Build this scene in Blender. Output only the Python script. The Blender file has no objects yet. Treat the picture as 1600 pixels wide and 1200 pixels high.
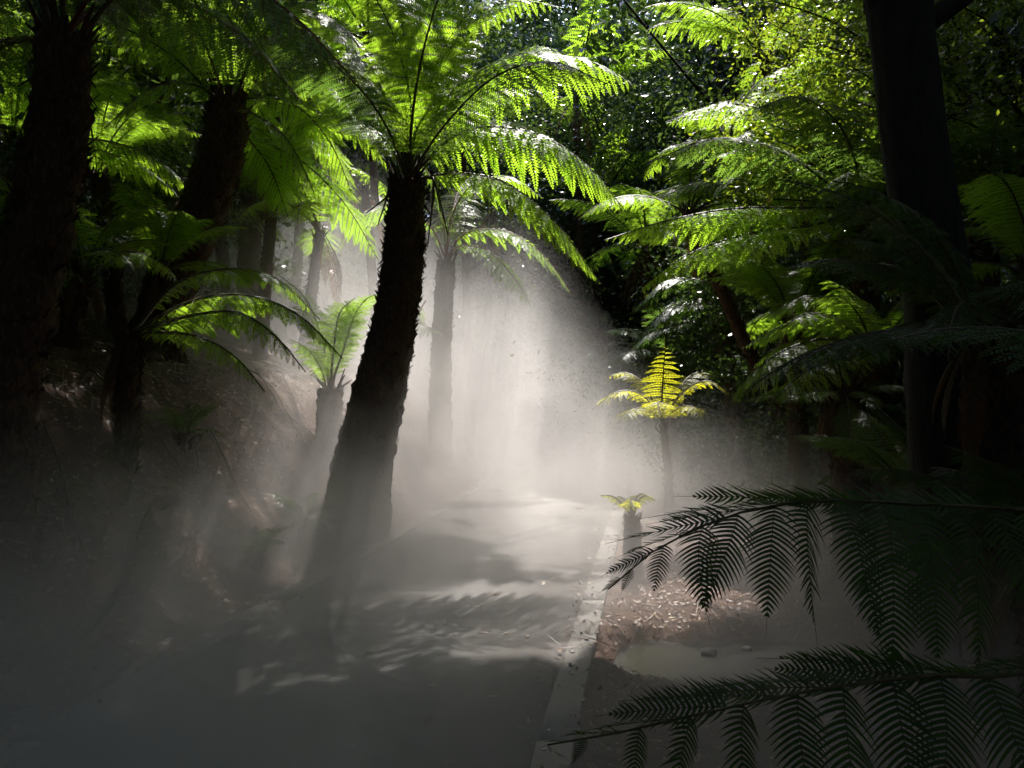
import bpy, math, random
import numpy as np
from mathutils import Vector, Matrix

R = math.radians
rng = np.random.default_rng(11)
random.seed(11)
sc = bpy.context.scene
COL = sc.collection

# ------------------------------------------------------------------ camera
CAM = np.array([0.0, 0.0, 1.6])
FPX, HOR = 1232.0, 610.0            # focal length and horizon row, in photo pixels
cd = bpy.data.cameras.new('camera'); cam = bpy.data.objects.new('camera', cd); COL.objects.link(cam)
cd.sensor_width = 36.0; cd.lens = 36.0 * FPX / 1600.0
cd.clip_start = 0.05; cd.clip_end = 600
cam.location = CAM; cam.rotation_euler = (R(90) + math.atan(10 / FPX), 0, 0)
sc.camera = cam

# ------------------------------------------------------------------ light
SUN_EL, SUN_AZ = 56.0, 10.0         # azimuth: degrees to the right of the view direction (+Y)
S = np.array([math.cos(R(SUN_EL)) * math.sin(R(SUN_AZ)), math.cos(R(SUN_EL)) * math.cos(R(SUN_AZ)), math.sin(R(SUN_EL))])
w = bpy.data.worlds.new('World'); sc.world = w; w.use_nodes = True
nt = w.node_tree
bg = nt.nodes['Background']; bg.inputs['Strength'].default_value = 0.15
sky = nt.nodes.new('ShaderNodeTexSky'); sky.sky_type = 'NISHITA'; sky.sun_disc = False
sky.sun_elevation = R(SUN_EL); sky.sun_rotation = R(SUN_AZ)
nt.links.new(sky.outputs[0], bg.inputs['Color'])
sl = bpy.data.lights.new('sun', 'SUN'); sl.energy = 4.3; sl.angle = R(0.5); sl.color = (1.0, 0.95, 0.90)
sun = bpy.data.objects.new('sun', sl); COL.objects.link(sun); sun.location = (0, 0, 30)
sun.rotation_euler = Vector(-S).to_track_quat('-Z', 'Y').to_euler()

vs = sc.view_settings
vs.view_transform = 'Standard'; vs.look = 'None'; vs.gamma = 1.0; vs.use_curve_mapping = False
vs.exposure = 1.58
cy = sc.cycles
cy.max_bounces = 5; cy.diffuse_bounces = 3; cy.glossy_bounces = 2; cy.transmission_bounces = 3
cy.volume_bounces = 2; cy.transparent_max_bounces = 4
cy.caustics_reflective = False; cy.caustics_refractive = False
cy.sample_clamp_indirect = 3.0
cy.use_denoising = True; cy.use_adaptive_sampling = True; cy.adaptive_threshold = .03
cy.volume_max_steps = 96

# ------------------------------------------------------------------ helpers
def P(px, py, d):
    """photo pixel at depth d -> world point"""
    return np.array([(px - 800.0) / FPX * d, d, CAM[2] - (py - HOR) / FPX * d])

def sstep(a, b, x):
    t = np.clip((np.asarray(x, float) - a) / (b - a), 0, 1)
    return t * t * (3 - 2 * t)

def unit(v):
    v = np.asarray(v, float)
    return v / np.maximum(np.linalg.norm(v, axis=-1, keepdims=True), 1e-9)

def vnoise(x, y, seed=0):
    """cheap smooth noise from sines"""
    x = np.asarray(x, float); y = np.asarray(y, float)
    o = seed * 1.7
    return (np.sin(1.3 * x + 0.7 * y + o) + np.sin(-0.9 * x + 1.9 * y + 2.1 * o) + np.sin(2.3 * x - 1.1 * y + 0.6 * o)
            + 0.5 * np.sin(4.1 * x + 3.3 * y + o) + 0.5 * np.sin(-3.7 * x + 5.2 * y + 1.3 * o)) / 4.0

def quad_mesh(name, V, Q, mats, mi=None, smooth=False, tint=None):
    V = np.ascontiguousarray(V, np.float32); Q = np.ascontiguousarray(Q, np.int32)
    me = bpy.data.meshes.new(name)
    me.vertices.add(len(V)); me.vertices.foreach_set('co', V.ravel())
    me.loops.add(Q.size); me.loops.foreach_set('vertex_index', Q.ravel())
    me.polygons.add(len(Q))
    me.polygons.foreach_set('loop_start', np.arange(0, Q.size, 4, dtype=np.int32))
    me.polygons.foreach_set('loop_total', np.full(len(Q), 4, np.int32))
    for m in mats: me.materials.append(m)
    if mi is not None: me.polygons.foreach_set('material_index', np.ascontiguousarray(mi, np.int32))
    if smooth: me.polygons.foreach_set('use_smooth', np.ones(len(Q), bool))
    if tint is not None:
        a = me.attributes.new('tint', 'FLOAT', 'FACE'); a.data.foreach_set('value', np.ascontiguousarray(tint, np.float32))
    me.update(calc_edges=True)
    return me

class Acc:
    """collects quads"""
    def __init__(s): s.V = []; s.Q = []; s.M = []; s.T = []; s.n = 0
    def add(s, V, Q, m=0, tint=None):
        V = np.asarray(V, float).reshape(-1, 3); Q = np.asarray(Q, int).reshape(-1, 4)
        s.V.append(V); s.Q.append(Q + s.n); s.n += len(V)
        s.M.append(np.full(len(Q), m)); s.T.append(np.full(len(Q), .5) if tint is None else np.broadcast_to(tint, (len(Q),)))
    def mesh(s, name, mats, smooth=False, tint=False):
        return quad_mesh(name, np.concatenate(s.V), np.concatenate(s.Q), mats, np.concatenate(s.M), smooth,
                         np.concatenate(s.T) if tint else None)

def obj(name, me, parent=None, loc=None, rotz=0, scale=None):
    o = bpy.data.objects.new(name, me); COL.objects.link(o)
    if parent is not None: o.parent = parent
    if loc is not None: o.location = [float(c) for c in loc]
    if rotz: o.rotation_euler[2] = rotz
    if scale is not None: o.scale = (scale,) * 3 if np.isscalar(scale) else scale
    return o

def tag(o, label=None, cat=None, group=None, kind=None):
    if label: o['label'] = label
    if cat: o['category'] = cat
    if group: o['group'] = group
    if kind: o['kind'] = kind
    return o

def thing(name, loc, label, cat, group=None):
    o = obj(name, None, None, loc); o.empty_display_size = 0.2
    return tag(o, label, cat, group)

def bez(pts, n):
    """Catmull-Rom through points, n samples by arc length"""
    p = np.asarray(pts, float)
    if len(p) == 2:
        t = np.linspace(0, 1, n)[:, None]; return p[0] + (p[1] - p[0]) * t
    q = np.vstack([2 * p[0] - p[1], p, 2 * p[-1] - p[-2]])
    out = []
    for i in range(1, len(q) - 2):
        t = np.linspace(0, 1, 24, endpoint=False)[:, None]
        a, b, c, d = q[i - 1], q[i], q[i + 1], q[i + 2]
        out.append(.5 * (2 * b + (c - a) * t + (2 * a - 5 * b + 4 * c - d) * t * t + (3 * b - a - 3 * c + d) * t ** 3))
    out = np.vstack(out + [p[-1:]])
    L = np.concatenate([[0], np.cumsum(np.linalg.norm(np.diff(out, axis=0), axis=1))])
    s = np.linspace(0, L[-1], n)
    return np.stack([np.interp(s, L, out[:, k]) for k in range(3)], 1)

def tube(pts, rad, k=6, rough=0, seed=0, cap=True):
    """tapered tube along points; returns V, Q"""
    p = np.asarray(pts, float); n = len(p)
    rad = np.broadcast_to(np.asarray(rad, float), (n,))
    t = unit(np.gradient(p, axis=0))
    up = np.array([0, 0, 1.0]) if abs(t[0, 2]) < .9 else np.array([1.0, 0, 0])
    a = unit(np.cross(t, up)); b = np.cross(t, a)
    th = np.arange(k) * 2 * math.pi / k
    rr = rad[:, None] * np.ones((1, k))
    if rough:
        rr = rr * (1 + rough * vnoise(np.arange(n)[:, None] * .55 + seed, np.cos(th)[None] * 3 + np.sin(th)[None] * 4.1 + seed, seed))
    V = p[:, None, :] + rr[..., None] * (np.cos(th)[None, :, None] * a[:, None, :] + np.sin(th)[None, :, None] * b[:, None, :])
    V = V.reshape(-1, 3)
    i, j = np.meshgrid(np.arange(n - 1), np.arange(k), indexing='ij')
    Q = np.stack([i * k + j, i * k + (j + 1) % k, (i + 1) * k + (j + 1) % k, (i + 1) * k + j], -1).reshape(-1, 4)
    return V, Q

def box(c, ax, half):
    """box with centre, axes (3x3 rows) and half sizes"""
    s = np.array([[x, y, z] for x in (-1, 1) for y in (-1, 1) for z in (-1, 1)], float) * np.asarray(half)
    V = np.asarray(c) + s @ np.asarray(ax)
    Q = [[0, 1, 3, 2], [4, 6, 7, 5], [0, 4, 5, 1], [2, 3, 7, 6], [0, 2, 6, 4], [1, 5, 7, 3]]
    return V, np.array(Q)

# ------------------------------------------------------------------ materials
def new_mat(name):
    m = bpy.data.materials.new(name); m.use_nodes = True
    n = m.node_tree.nodes; l = m.node_tree.links
    return m, n, l, n['Principled BSDF'], n['Material Output']

def ramp(n, stops):
    r = n.new('ShaderNodeValToRGB'); e = r.color_ramp.elements
    while len(e) < len(stops): e.new(0.5)
    for i, (p, c) in enumerate(stops): e[i].position = p; e[i].color = (*c, 1)
    return r

def leaf_mat(name, c0, c1, trans, tfac=.5, rough=.38, spec=.5, noise=6.0):
    m, n, l, b, out = new_mat(name)
    oi = n.new('ShaderNodeObjectInfo'); tc = n.new('ShaderNodeTexCoord')
    nz = n.new('ShaderNodeTexNoise'); nz.inputs['Scale'].default_value = noise; nz.inputs['Detail'].default_value = 2
    l.new(tc.outputs['Object'], nz.inputs['Vector'])
    ad = n.new('ShaderNodeMath'); ad.operation = 'MULTIPLY_ADD'
    l.new(oi.outputs['Random'], ad.inputs[0]); ad.inputs[1].default_value = .6
    l.new(nz.outputs['Fac'], ad.inputs[2])
    r = ramp(n, [(.35, c0), (1.05 if False else 1.0, c1)])
    l.new(ad.outputs[0], r.inputs[0])
    l.new(r.outputs[0], b.inputs['Base Color'])
    b.inputs['Roughness'].default_value = rough; b.inputs['Specular IOR Level'].default_value = spec
    t = n.new('ShaderNodeBsdfTranslucent')
    mx = n.new('ShaderNodeMix'); mx.data_type = 'RGBA'; mx.blend_type = 'MULTIPLY'; mx.inputs[0].default_value = .35
    mx.inputs[6].default_value = (*trans, 1)
    g = n.new('ShaderNodeMix'); g.data_type = 'RGBA'; g.inputs[6].default_value = (.5, .62, .5, 1); g.inputs[7].default_value = (1.2, 1.1, .7, 1)
    l.new(ad.outputs[0], g.inputs[0]); l.new(g.outputs[2], mx.inputs[7])
    l.new(mx.outputs[2], t.inputs['Color'])
    ms = n.new('ShaderNodeMixShader'); ms.inputs[0].default_value = tfac
    l.new(b.outputs[0], ms.inputs[1]); l.new(t.outputs[0], ms.inputs[2])
    l.new(ms.outputs[0], out.inputs['Surface'])
    return m

def bark_mat(name, cols, scale=(9, 9, 3), bump=.6, rough=.9):
    m, n, l, b, out = new_mat(name)
    tc = n.new('ShaderNodeTexCoord'); mp = n.new('ShaderNodeMapping'); mp.inputs['Scale'].default_value = scale
    l.new(tc.outputs['Object'], mp.inputs['Vector'])
    nz = n.new('ShaderNodeTexNoise'); nz.inputs['Scale'].default_value = 3; nz.inputs['Detail'].default_value = 8; nz.inputs['Roughness'].default_value = .7
    l.new(mp.outputs[0], nz.inputs['Vector'])
    r = ramp(n, cols); l.new(nz.outputs['Fac'], r.inputs[0]); l.new(r.outputs[0], b.inputs['Base Color'])
    b.inputs['Roughness'].default_value = rough; b.inputs['Specular IOR Level'].default_value = .25
    bp = n.new('ShaderNodeBump'); bp.inputs['Strength'].default_value = bump; bp.inputs['Distance'].default_value = .03
    l.new(nz.outputs['Fac'], bp.inputs['Height']); l.new(bp.outputs[0], b.inputs['Normal'])
    return m

M_FROND = leaf_mat('fern_frond', (.020, .055, .010), (.055, .115, .018), (.40, .66, .04), .56, .44, .34)
M_FROND_DARK = leaf_mat('fern_frond_deep', (.018, .042, .016), (.042, .082, .028), (.22, .40, .05), .38, .4, .5)  # darker copy of the frond green, with shade put into the colour
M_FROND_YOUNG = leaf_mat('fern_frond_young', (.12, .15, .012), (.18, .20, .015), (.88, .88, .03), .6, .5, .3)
M_FROND_SHADE = leaf_mat('fern_frond_shade', (.010, .026, .009), (.022, .048, .015), (.10, .22, .02), .3, .55, .2)  # darkest frond copy: deep shade painted into the leaf colour
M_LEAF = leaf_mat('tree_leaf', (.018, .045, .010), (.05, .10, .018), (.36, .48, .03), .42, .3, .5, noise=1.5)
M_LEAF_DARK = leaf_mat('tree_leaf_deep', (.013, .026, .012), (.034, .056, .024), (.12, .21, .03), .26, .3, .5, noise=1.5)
M_DEAD = leaf_mat('dead_frond', (.055, .030, .016), (.15, .085, .045), (.25, .12, .05), .25, .7, .2)
M_RACHIS = bark_mat('frond_stalk', [(.3, (.03, .022, .010)), (.7, (.09, .075, .03))], (20, 20, 20), .2, .5)
M_RACHIS_RED = bark_mat('frond_stalk_red', [(.3, (.10, .025, .012)), (.7, (.22, .07, .03))], (20, 20, 20), .2, .5)
M_FTRUNK = bark_mat('fern_trunk', [(.25, (.016, .009, .006)), (.5, (.062, .034, .02)), (.75, (.17, .10, .056))], (14, 14, 5), 1.0)
M_BARK = bark_mat('tree_bark', [(.3, (.008, .007, .006)), (.6, (.028, .023, .019)), (.85, (.06, .05, .042))], (8, 8, 2), .8)

# ------------------------------------------------------------------ terrain
def path_right(y):
    y = np.asarray(y, float)
    x = .25 + .176 * (y - 3.8)
    x = np.where(y < 3.8, x + .045 * (np.maximum(y, -4) - 3.8) ** 2, x)
    b = np.clip(y - 12, 0, 60)
    return x - np.where(b < 8, .025 * b * b, 1.6 + .4 * (b - 8)) * 1.0
PW = 2.45
def path_left(y): return path_right(y) - PW

def ground(x, y):
    x = np.asarray(x, float); y = np.asarray(y, float)
    l = path_left(y) - x                    # metres left of the path
    r = x - path_right(y)                   # metres right of it
    steep = .45 + .55 * sstep(2.5, 5.5, y)
    left = steep * (.25 * sstep(.1, .7, l) + 1.6 * sstep(.35, 2.15, l)) + .42 * np.maximum(l - 2.2, 0)
    right = -.10 * sstep(0, .3, r) + .22 * np.maximum(r - 2.6, 0) + .35 * np.maximum(r - 5, 0)
    h = np.where(l > 0, left, np.where(r > 0, right, 0))
    h = h + .10 * np.maximum(y - 20, 0) + .3 * np.maximum(y - 32, 0)
    h = h + .09 * np.maximum(-6 - y, 0)
    h = np.minimum(h, 16 + .02 * h)
    off = sstep(.15, .9, np.maximum(l, r))
    h = h + off * (.07 * vnoise(x * 1.6, y * 1.6, 3) + .035 * vnoise(x * 5, y * 5, 5)) + sstep(2, 6, np.maximum(l, r)) * .25 * vnoise(x * .5, y * .5, 8)
    pool = ((x - 1.42) / .85) ** 2 + ((y - 5.15) / .50) ** 2
    h = h - .16 * (1 - sstep(.45, 1.35, pool + .3 * vnoise(x * 4, y * 4, 2)))
    h = h - .06 * (1 - sstep(0, .15, np.maximum(l, r)))
    return h
def gz(x, y): return float(ground(x, y))

def axis_pts(lo, hi, fine_lo, fine_hi, step, coarse):
    f = np.arange(fine_lo, fine_hi + 1e-6, step)
    a = fine_lo - coarse * np.cumsum(1.22 ** np.arange(40)); a = a[a > lo][::-1]
    b = fine_hi + coarse * np.cumsum(1.22 ** np.arange(40)); b = b[b < hi]
    return np.concatenate([[lo], a, f, b, [hi]])
gx = axis_pts(-220, 220, -7, 7, .07, .1); gy = axis_pts(-220, 260, 2.0, 17, .08, .12)
X, Y = np.meshgrid(gx, gy, indexing='xy'); Z = ground(X, Y)
nx, ny = len(gx), len(gy)
j, i = np.meshgrid(np.arange(ny - 1), np.arange(nx - 1), indexing='ij')
Q = np.stack([j * nx + i, j * nx + i + 1, (j + 1) * nx + i + 1, (j + 1) * nx + i], -1).reshape(-1, 4)
m, n, l, b, out = new_mat('forest_soil')
tc = n.new('ShaderNodeTexCoord')
nz = n.new('ShaderNodeTexNoise'); nz.inputs['Scale'].default_value = 5; nz.inputs['Detail'].default_value = 10; nz.inputs['Roughness'].default_value = .75
l.new(tc.outputs['Object'], nz.inputs['Vector'])
r_ = ramp(n, [(.3, (.030, .017, .010)), (.5, (.085, .045, .028)), (.68, (.17, .095, .06)), (.8, (.23, .14, .09))])
l.new(nz.outputs['Fac'], r_.inputs[0]); l.new(r_.outputs[0], b.inputs['Base Color'])
b.inputs['Roughness'].default_value = .85; b.inputs['Specular IOR Level'].default_value = .3
bp = n.new('ShaderNodeBump'); bp.inputs['Strength'].default_value = .9; bp.inputs['Distance'].default_value = .05
l.new(nz.outputs['Fac'], bp.inputs['Height']); l.new(bp.outputs[0], b.inputs['Normal'])
M_SOIL = m
g = obj('ground', quad_mesh('ground', np.stack([X, Y, Z], -1).reshape(-1, 3), Q, [M_SOIL], smooth=True)); tag(g, kind='structure')

# pool of still water
m, n, l, b, out = new_mat('pool_water')
b.inputs['Base Color'].default_value = (.02, .018, .014, 1); b.inputs['Roughness'].default_value = .22; b.inputs['IOR'].default_value = 1.33
nz = n.new('ShaderNodeTexNoise'); nz.inputs['Scale'].default_value = 9
bp = n.new('ShaderNodeBump'); bp.inputs['Strength'].default_value = .06; l.new(nz.outputs['Fac'], bp.inputs['Height']); l.new(bp.outputs[0], b.inputs['Normal'])
a = Acc(); th = np.linspace(0, 2 * math.pi, 41)[:-1]
pr = np.stack([1.42 + 1.0 * np.cos(th), 5.15 + .62 * np.sin(th), np.full(40, -.165)], 1)
V = np.vstack([[[1.42, 5.15, -.165]], pr])
a.add(V, [[0, 1 + k, 1 + (k + 1) % 40, 1 + (k + 2) % 40] for k in range(0, 40, 2)])
tag(obj('pool_water', a.mesh('pool_water', [m])), kind='structure')

# ------------------------------------------------------------------ path
m, n, l, b, out = new_mat('grip_mesh')
tc = n.new('ShaderNodeTexCoord')
mp = n.new('ShaderNodeMapping'); mp.inputs['Rotation'].default_value = (0, 0, R(35)); mp.inputs['Scale'].default_value = (60, 60, 60)
l.new(tc.outputs['Object'], mp.inputs['Vector'])
vo = n.new('ShaderNodeTexVoronoi'); vo.inputs['Scale'].default_value = 1.0; vo.inputs['Randomness'].default_value = .15
l.new(mp.outputs[0], vo.inputs['Vector'])
nz = n.new('ShaderNodeTexNoise'); nz.inputs['Scale'].default_value = 1.7; nz.inputs['Detail'].default_value = 7
l.new(tc.outputs['Object'], nz.inputs['Vector'])
r1 = ramp(n, [(.3, (.10, .09, .08)), (.62, (.165, .15, .138)), (.75, (.21, .19, .175))]); l.new(nz.outputs['Fac'], r1.inputs[0])
r2 = ramp(n, [(.2, (.62, .62, .62)), (.5, (1.05, 1.05, 1.05))]); l.new(vo.outputs['Distance'], r2.inputs[0])
mx = n.new('ShaderNodeMix'); mx.data_type = 'RGBA'; mx.blend_type = 'MULTIPLY'; mx.inputs[0].default_value = 1
l.new(r1.outputs[0], mx.inputs[6]); l.new(r2.outputs[0], mx.inputs[7]); l.new(mx.outputs[2], b.inputs['Base Color'])
rr_ = ramp(n, [(.38, (.5, .5, .5)), (.6, (.72, .72, .72))]); l.new(nz.outputs['Fac'], rr_.inputs[0]); l.new(rr_.outputs[0], b.inputs['Roughness'])
bp = n.new('ShaderNodeBump'); bp.inputs['Strength'].default_value = .35; bp.inputs['Distance'].default_value = .004
l.new(vo.outputs['Distance'], bp.inputs['Height']); l.new(bp.outputs[0], b.inputs['Normal'])
M_MESH = m
M_BOARD = bark_mat('edge_board', [(.3, (.13, .12, .105)), (.6, (.21, .195, .175)), (.85, (.28, .26, .235))], (30, 3, 3), .35, .6)
m, n, l, b, out = new_mat('galvanised_bolt'); b.inputs['Base Color'].default_value = (.4, .4, .4, 1); b.inputs['Metallic'].default_value = 1; b.inputs['Roughness'].default_value = .4
M_BOLT = m
ys = np.concatenate([np.arange(-6, 24, .3), np.arange(24, 46, 1.0)])
a = Acc()
prof = [(-.02, -.14), (-.02, 0), (PW + .02, 0), (PW + .02, -.14)]
def path_pt(y, off, z):
    return np.stack([path_left(y) + off, y, np.full_like(y, z) + .10 * np.maximum(y - 20, 0) + .3 * np.maximum(y - 32, 0)], -1)
V = np.stack([path_pt(ys, o_, z_) for o_, z_ in prof], 1).reshape(-1, 3)
k = 4; nn = len(ys)
Q = [[ii * k + jj, (ii + 1) * k + jj, (ii + 1) * k + jj + 1, ii * k + jj + 1] for ii in range(nn - 1) for jj in range(3)]
a.add(V, Q)
path = tag(obj('path', a.mesh('path', [M_MESH])), kind='structure')
def edge_board(y0, y1, off):
    a = Acc(); yy = np.linspace(y0 + .006, y1 - .006, 8)
    pr = [(off - .085, -.10), (off - .085, .003), (off - .080, .008), (off + .080, .008), (off + .085, .003), (off + .085, -.10)]
    V = np.stack([path_pt(yy, o_, z_) for o_, z_ in pr], 1).reshape(-1, 3); k = 6
    Q = [[i_ * k + j_, (i_ + 1) * k + j_, (i_ + 1) * k + (j_ + 1) % k, i_ * k + (j_ + 1) % k] for i_ in range(7) for j_ in range(k)]
    Q += [[0, 1, 4, 5], [1, 2, 3, 4], [47, 46, 43, 42], [46, 45, 44, 43]]
    a.add(V, Q)
    o = obj('edge_board', a.mesh('edge_board', [M_BOARD]), path)
    for f in (.04, .5, .96):
        yb = y0 + (y1 - y0) * f
        c = path_pt(np.array([yb]), off - .04, .008)[0]
        Vb, Qb = tube([c, c + [0, 0, .004], c + [0, 0, .008]], [.013, .013, .008], 8)
        ac = Acc(); ac.add(Vb, Qb); ac.add(Vb[16:], [[0, 1, 2, 3], [0, 3, 4, 7], [4, 5, 6, 7]])
        obj('bolt', ac.mesh('bolt', [M_BOLT]), o)
for y0 in np.arange(-1.2, 20.3, 2.4):
    edge_board(y0, y0 + 2.4, PW - .02); edge_board(y0, y0 + 2.4, .02)

# lit places: the canopy is open along the sun direction above these (centre, radius)
KEY_LIT = 18           # the first ones matter most: sunlit mist, yellow fern, litter, path
LIT = [((-.6, 10.2, .6), 1.0), ((.5, 10.8, .4), .8), ((-.6, 12, 1.2), 1.4), ((-1.4, 13.5, 2.0), 1.6), ((-.2, 14, 1.2), 1.0), ((-.8, 15.5, 2), 1.7),
       ((-2.4, 12.2, 2.9), 1.4), ((-3.4, 13.6, 3.4), 1.5), ((-.9, 17, 2), 1.3), ((-1.8, 16.5, 2.5), 1.5),
       ((2.0, 10.4, 1.4), .95), ((1.13, 7.4, .35), .36), ((1.45, 6.4, 0), .85), ((.55, 7.7, 0), .75), ((.15, 9.0, 0), .85),
       ((2.55, 6.9, 1.95), .75), ((-2.85, 10, 1.5), .6), ((-2.1, 6.1, 2.1), .3), ((-2.5, 6.1, 2.25), .2), ((-1.8, 9.5, 2.4), .35),
       ((.7, 8.5, 4.6), .75), ((.6, 8.2, 3.4), .65), ((.2, 8.0, 3.2), .4), ((-1.6, 9.4, 5.0), .5), ((-2.3, 9.6, 3.9), .6), ((-2.0, 10.3, 3.5), .5),
       ((1.8, 7.2, 2.9), .45), ((2.2, 8.4, 3.2), .35), ((4.2, 13, 7.0), .8), ((3.6, 8.0, 4.0), .3), ((-2.6, 4.2, .45), .2), ((-1.0, 14, 4.2), 1.4), ((.8, 13.5, 4.0), .8),
       ((3.9, 5.5, 2.6), .3), ((-3.4, 12, 4.4), .8), ((-1.5, 15, 6.0), 1.3), ((-4.2, 8.6, 3.6), .4), ((-3.6, 8, 2.6), .3), ((-4.6, 9, 4.4), .45), ((-3.3, 6.9, 2.4), .25), ((-5, 8, 4.8), .4), ((-3.6, 6.4, 3.4), .35), ((-2.0, 11, 2.2), 1.0), ((2.3, 7.5, .4), .7), ((1.9, 6.0, .3), .6), ((2.8, 8.6, .6), .6), ((.1, 8.6, 4.3), .9), ((-1.3, 9.3, 5.0), .8), ((1.8, 12, 5.0), .7), ((-.4, 16, 6.5), 1.4), ((-3.6, 14, 5.5), 1.0)]
LC = np.array([c for c, r in LIT]); LR = np.array([r for c, r in LIT])
def shades_lit(p, k=1.0, first=None, gap=0.0):
    C_, R_ = LC[:first], LR[:first]
    d = C_[None] - p[:, None]; t = d @ S
    perp = np.linalg.norm(d - t[..., None] * S, axis=-1)
    return ((perp < R_[None] * k) & (t < -gap)).any(1)

# ------------------------------------------------------------------ fern fronds
def frond_pieces(curve, pin_len, npair=26, K=14, seg=1, stipe=.12, droop=(.5, .5), sweep=(15, 45), width=None, fill=.9, lap=.88,
                 seed=0, jit=.06, sweep2=None, caud=0.0, rach=.006, tipdroop=0.0, twist=.12):
    """curve: Nx3 rachis. Returns (rachis V,Q) and list of (side, pinna V,Q, midrib V,Q)."""
    rg = np.random.default_rng(seed)
    c = np.asarray(curve, float); N = len(c)
    L = np.concatenate([[0], np.cumsum(np.linalg.norm(np.diff(c, axis=0), axis=1))]); tot = L[-1]
    at = lambda s: np.array([np.interp(s * tot, L, c[:, k_]) for k_ in range(3)])
    chord = c[-1] - c[0]; hz = unit(np.array([chord[0], chord[1], 0.0]) + 1e-9)
    side0 = np.array([hz[1], -hz[0], 0.0])
    if width is None: width = lap * tot * (1 - stipe) / npair / pin_len
    rp = bez(c, 16)
    rachis = tube(rp, np.linspace(1.7 * rach, .35 * rach, 16) * 1.0, 4)
    pieces = []
    sv = stipe + (1 - stipe) * (np.linspace(0, 1, npair + 1)[:-1] + .3 / npair) ** .93
    for sd in (-1, 1):
        for q, s in enumerate(sv):
            u = (s - stipe) / (1 - stipe)
            env = (.45 + .55 * math.sin(math.pi * min(u / .42, 1) / 2)) if u < .42 else max(1 - ((u - .42) / .58) ** 1.75, 0.03)
            pl = pin_len * env * (1 + jit * rg.normal())
            if pl < pin_len * .05: pl = pin_len * .05
            s_ = min(s + rg.normal() * .002 + (.4 / npair * .5 if sd > 0 else 0), .999)
            p0 = at(s_); tg = unit(at(min(s_ + .02, 1)) - at(max(s_ - .02, 0)))
            side = unit(side0 - tg * (side0 @ tg))
            sp_ = sweep2 if (sd > 0 and sweep2) else sweep
            sw = R(sp_[0] + (sp_[1] - sp_[0]) * u ** 1.6 + rg.normal() * 3)
            d0 = unit(sd * side * math.cos(sw) + tg * math.sin(sw))
            dr = droop[0 if sd < 0 else 1] * (1 + .18 * rg.normal()) * (1 - tipdroop * u)
            m_ = 8
            tt = np.linspace(0, 1, m_); bend = tg * rg.normal() * twist * 1.2
            dirs = unit(d0[None] + np.array([0, 0, -1.0])[None] * (dr * (.35 + 1.1 * tt))[:, None] + bend[None] * (tt * (1 + dr))[:, None])
            pts = p0 + np.concatenate([[np.zeros(3)], np.cumsum((dirs[:-1] + dirs[1:]) * .5 * pl / (m_ - 1), axis=0)])
            kk = max(4, int(round(K * (.35 + .65 * pl / pin_len))))
            tk = (np.arange(kk) + .6) / kk * (1 - caud)
            pos = np.stack([np.interp(tk, tt, pts[:, a_]) for a_ in range(3)], 1)
            dk = unit(np.stack([np.interp(tk, tt, dirs[:, a_]) for a_ in range(3)], 1))
            wv = unit(tg[None] - dk * (dk @ tg)[:, None]); nrm = np.cross(wv, dk)
            tw = rg.normal() * twist + rg.normal() * twist * tk; wv = unit(wv * np.cos(tw)[:, None] + nrm * np.sin(tw)[:, None]); nrm = np.cross(wv, dk)
            tr = tk / (1 - caud)
            ln = width * pl * np.where(tr < .15, .75 + .25 * tr / .15, (1 - ((tr - .15) / .85) ** 2.2)) + .012 * pl
            sp = pl * (1 - caud) / kk
            Vs, Qs = [], []; nv = 0
            for s2 in (-1, 1):
                fw = .32 + .5 * tr if seg < 4 else .30 + .30 * tr
                e = unit(wv * s2 + dk * fw[:, None] + nrm * rg.normal(0, .10, (kk, 1)))
                hw = (sp * fill * .5); ln = ln * (1 + rg.normal(0, .05, kk)) * np.where(rg.random(kk) < .015, .45, 1)
                if seg == 1:
                    base = pos; tip = pos + e * ln[:, None]
                    mid = pos + e * (ln * .42)[:, None]
                    a_ = mid + dk * hw; b_ = mid - dk * hw * .85
                    Vs.append(np.stack([base, b_, tip, a_], 1).reshape(-1, 3))
                    Qs.append(np.arange(kk * 4).reshape(-1, 4) + nv); nv += kk * 4
                else:
                    rows = []
                    us = np.linspace(0, 1, seg + 1)
                    for u_ in us:
                        cen = pos + e * (ln * u_)[:, None] + dk * (ln * (.22 if seg < 4 else .30) * u_ * u_)[:, None] - nrm * (ln * .10 * u_ * u_)[:, None]
                        wd = hw * (1.0 - .15 * u_ - .75 * max(u_ - .6, 0) / .4)
                        rows += [cen - dk * wd, cen + dk * wd]
                    Vs.append(np.stack(rows, 1).reshape(-1, 3)); st = 2 * (seg + 1)
                    base_i = (np.arange(kk) * st)[:, None, None]
                    q_ = np.array([[2 * z_, 2 * z_ + 2, 2 * z_ + 3, 2 * z_ + 1] for z_ in range(seg)])[None]
                    Qs.append((base_i + q_).reshape(-1, 4) + nv); nv += kk * st
            mr = max(rach * .32 * (.4 + .6 * pl / pin_len), .0006)
            mid = tube(pts, np.linspace(mr, mr * .35, m_), 3)
            pieces.append((np.vstack(Vs), np.vstack(Qs), mid[0], mid[1]))
    return rachis, pieces

def frond_mesh(name, curve, mats, **kw):
    ra, pcs = frond_pieces(curve, **kw); a = Acc(); a.add(*ra, m=1)
    for v, q, mv, mq in pcs: a.add(v, q, 0); a.add(mv, mq, 1)
    return a.mesh(name, mats)

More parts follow.
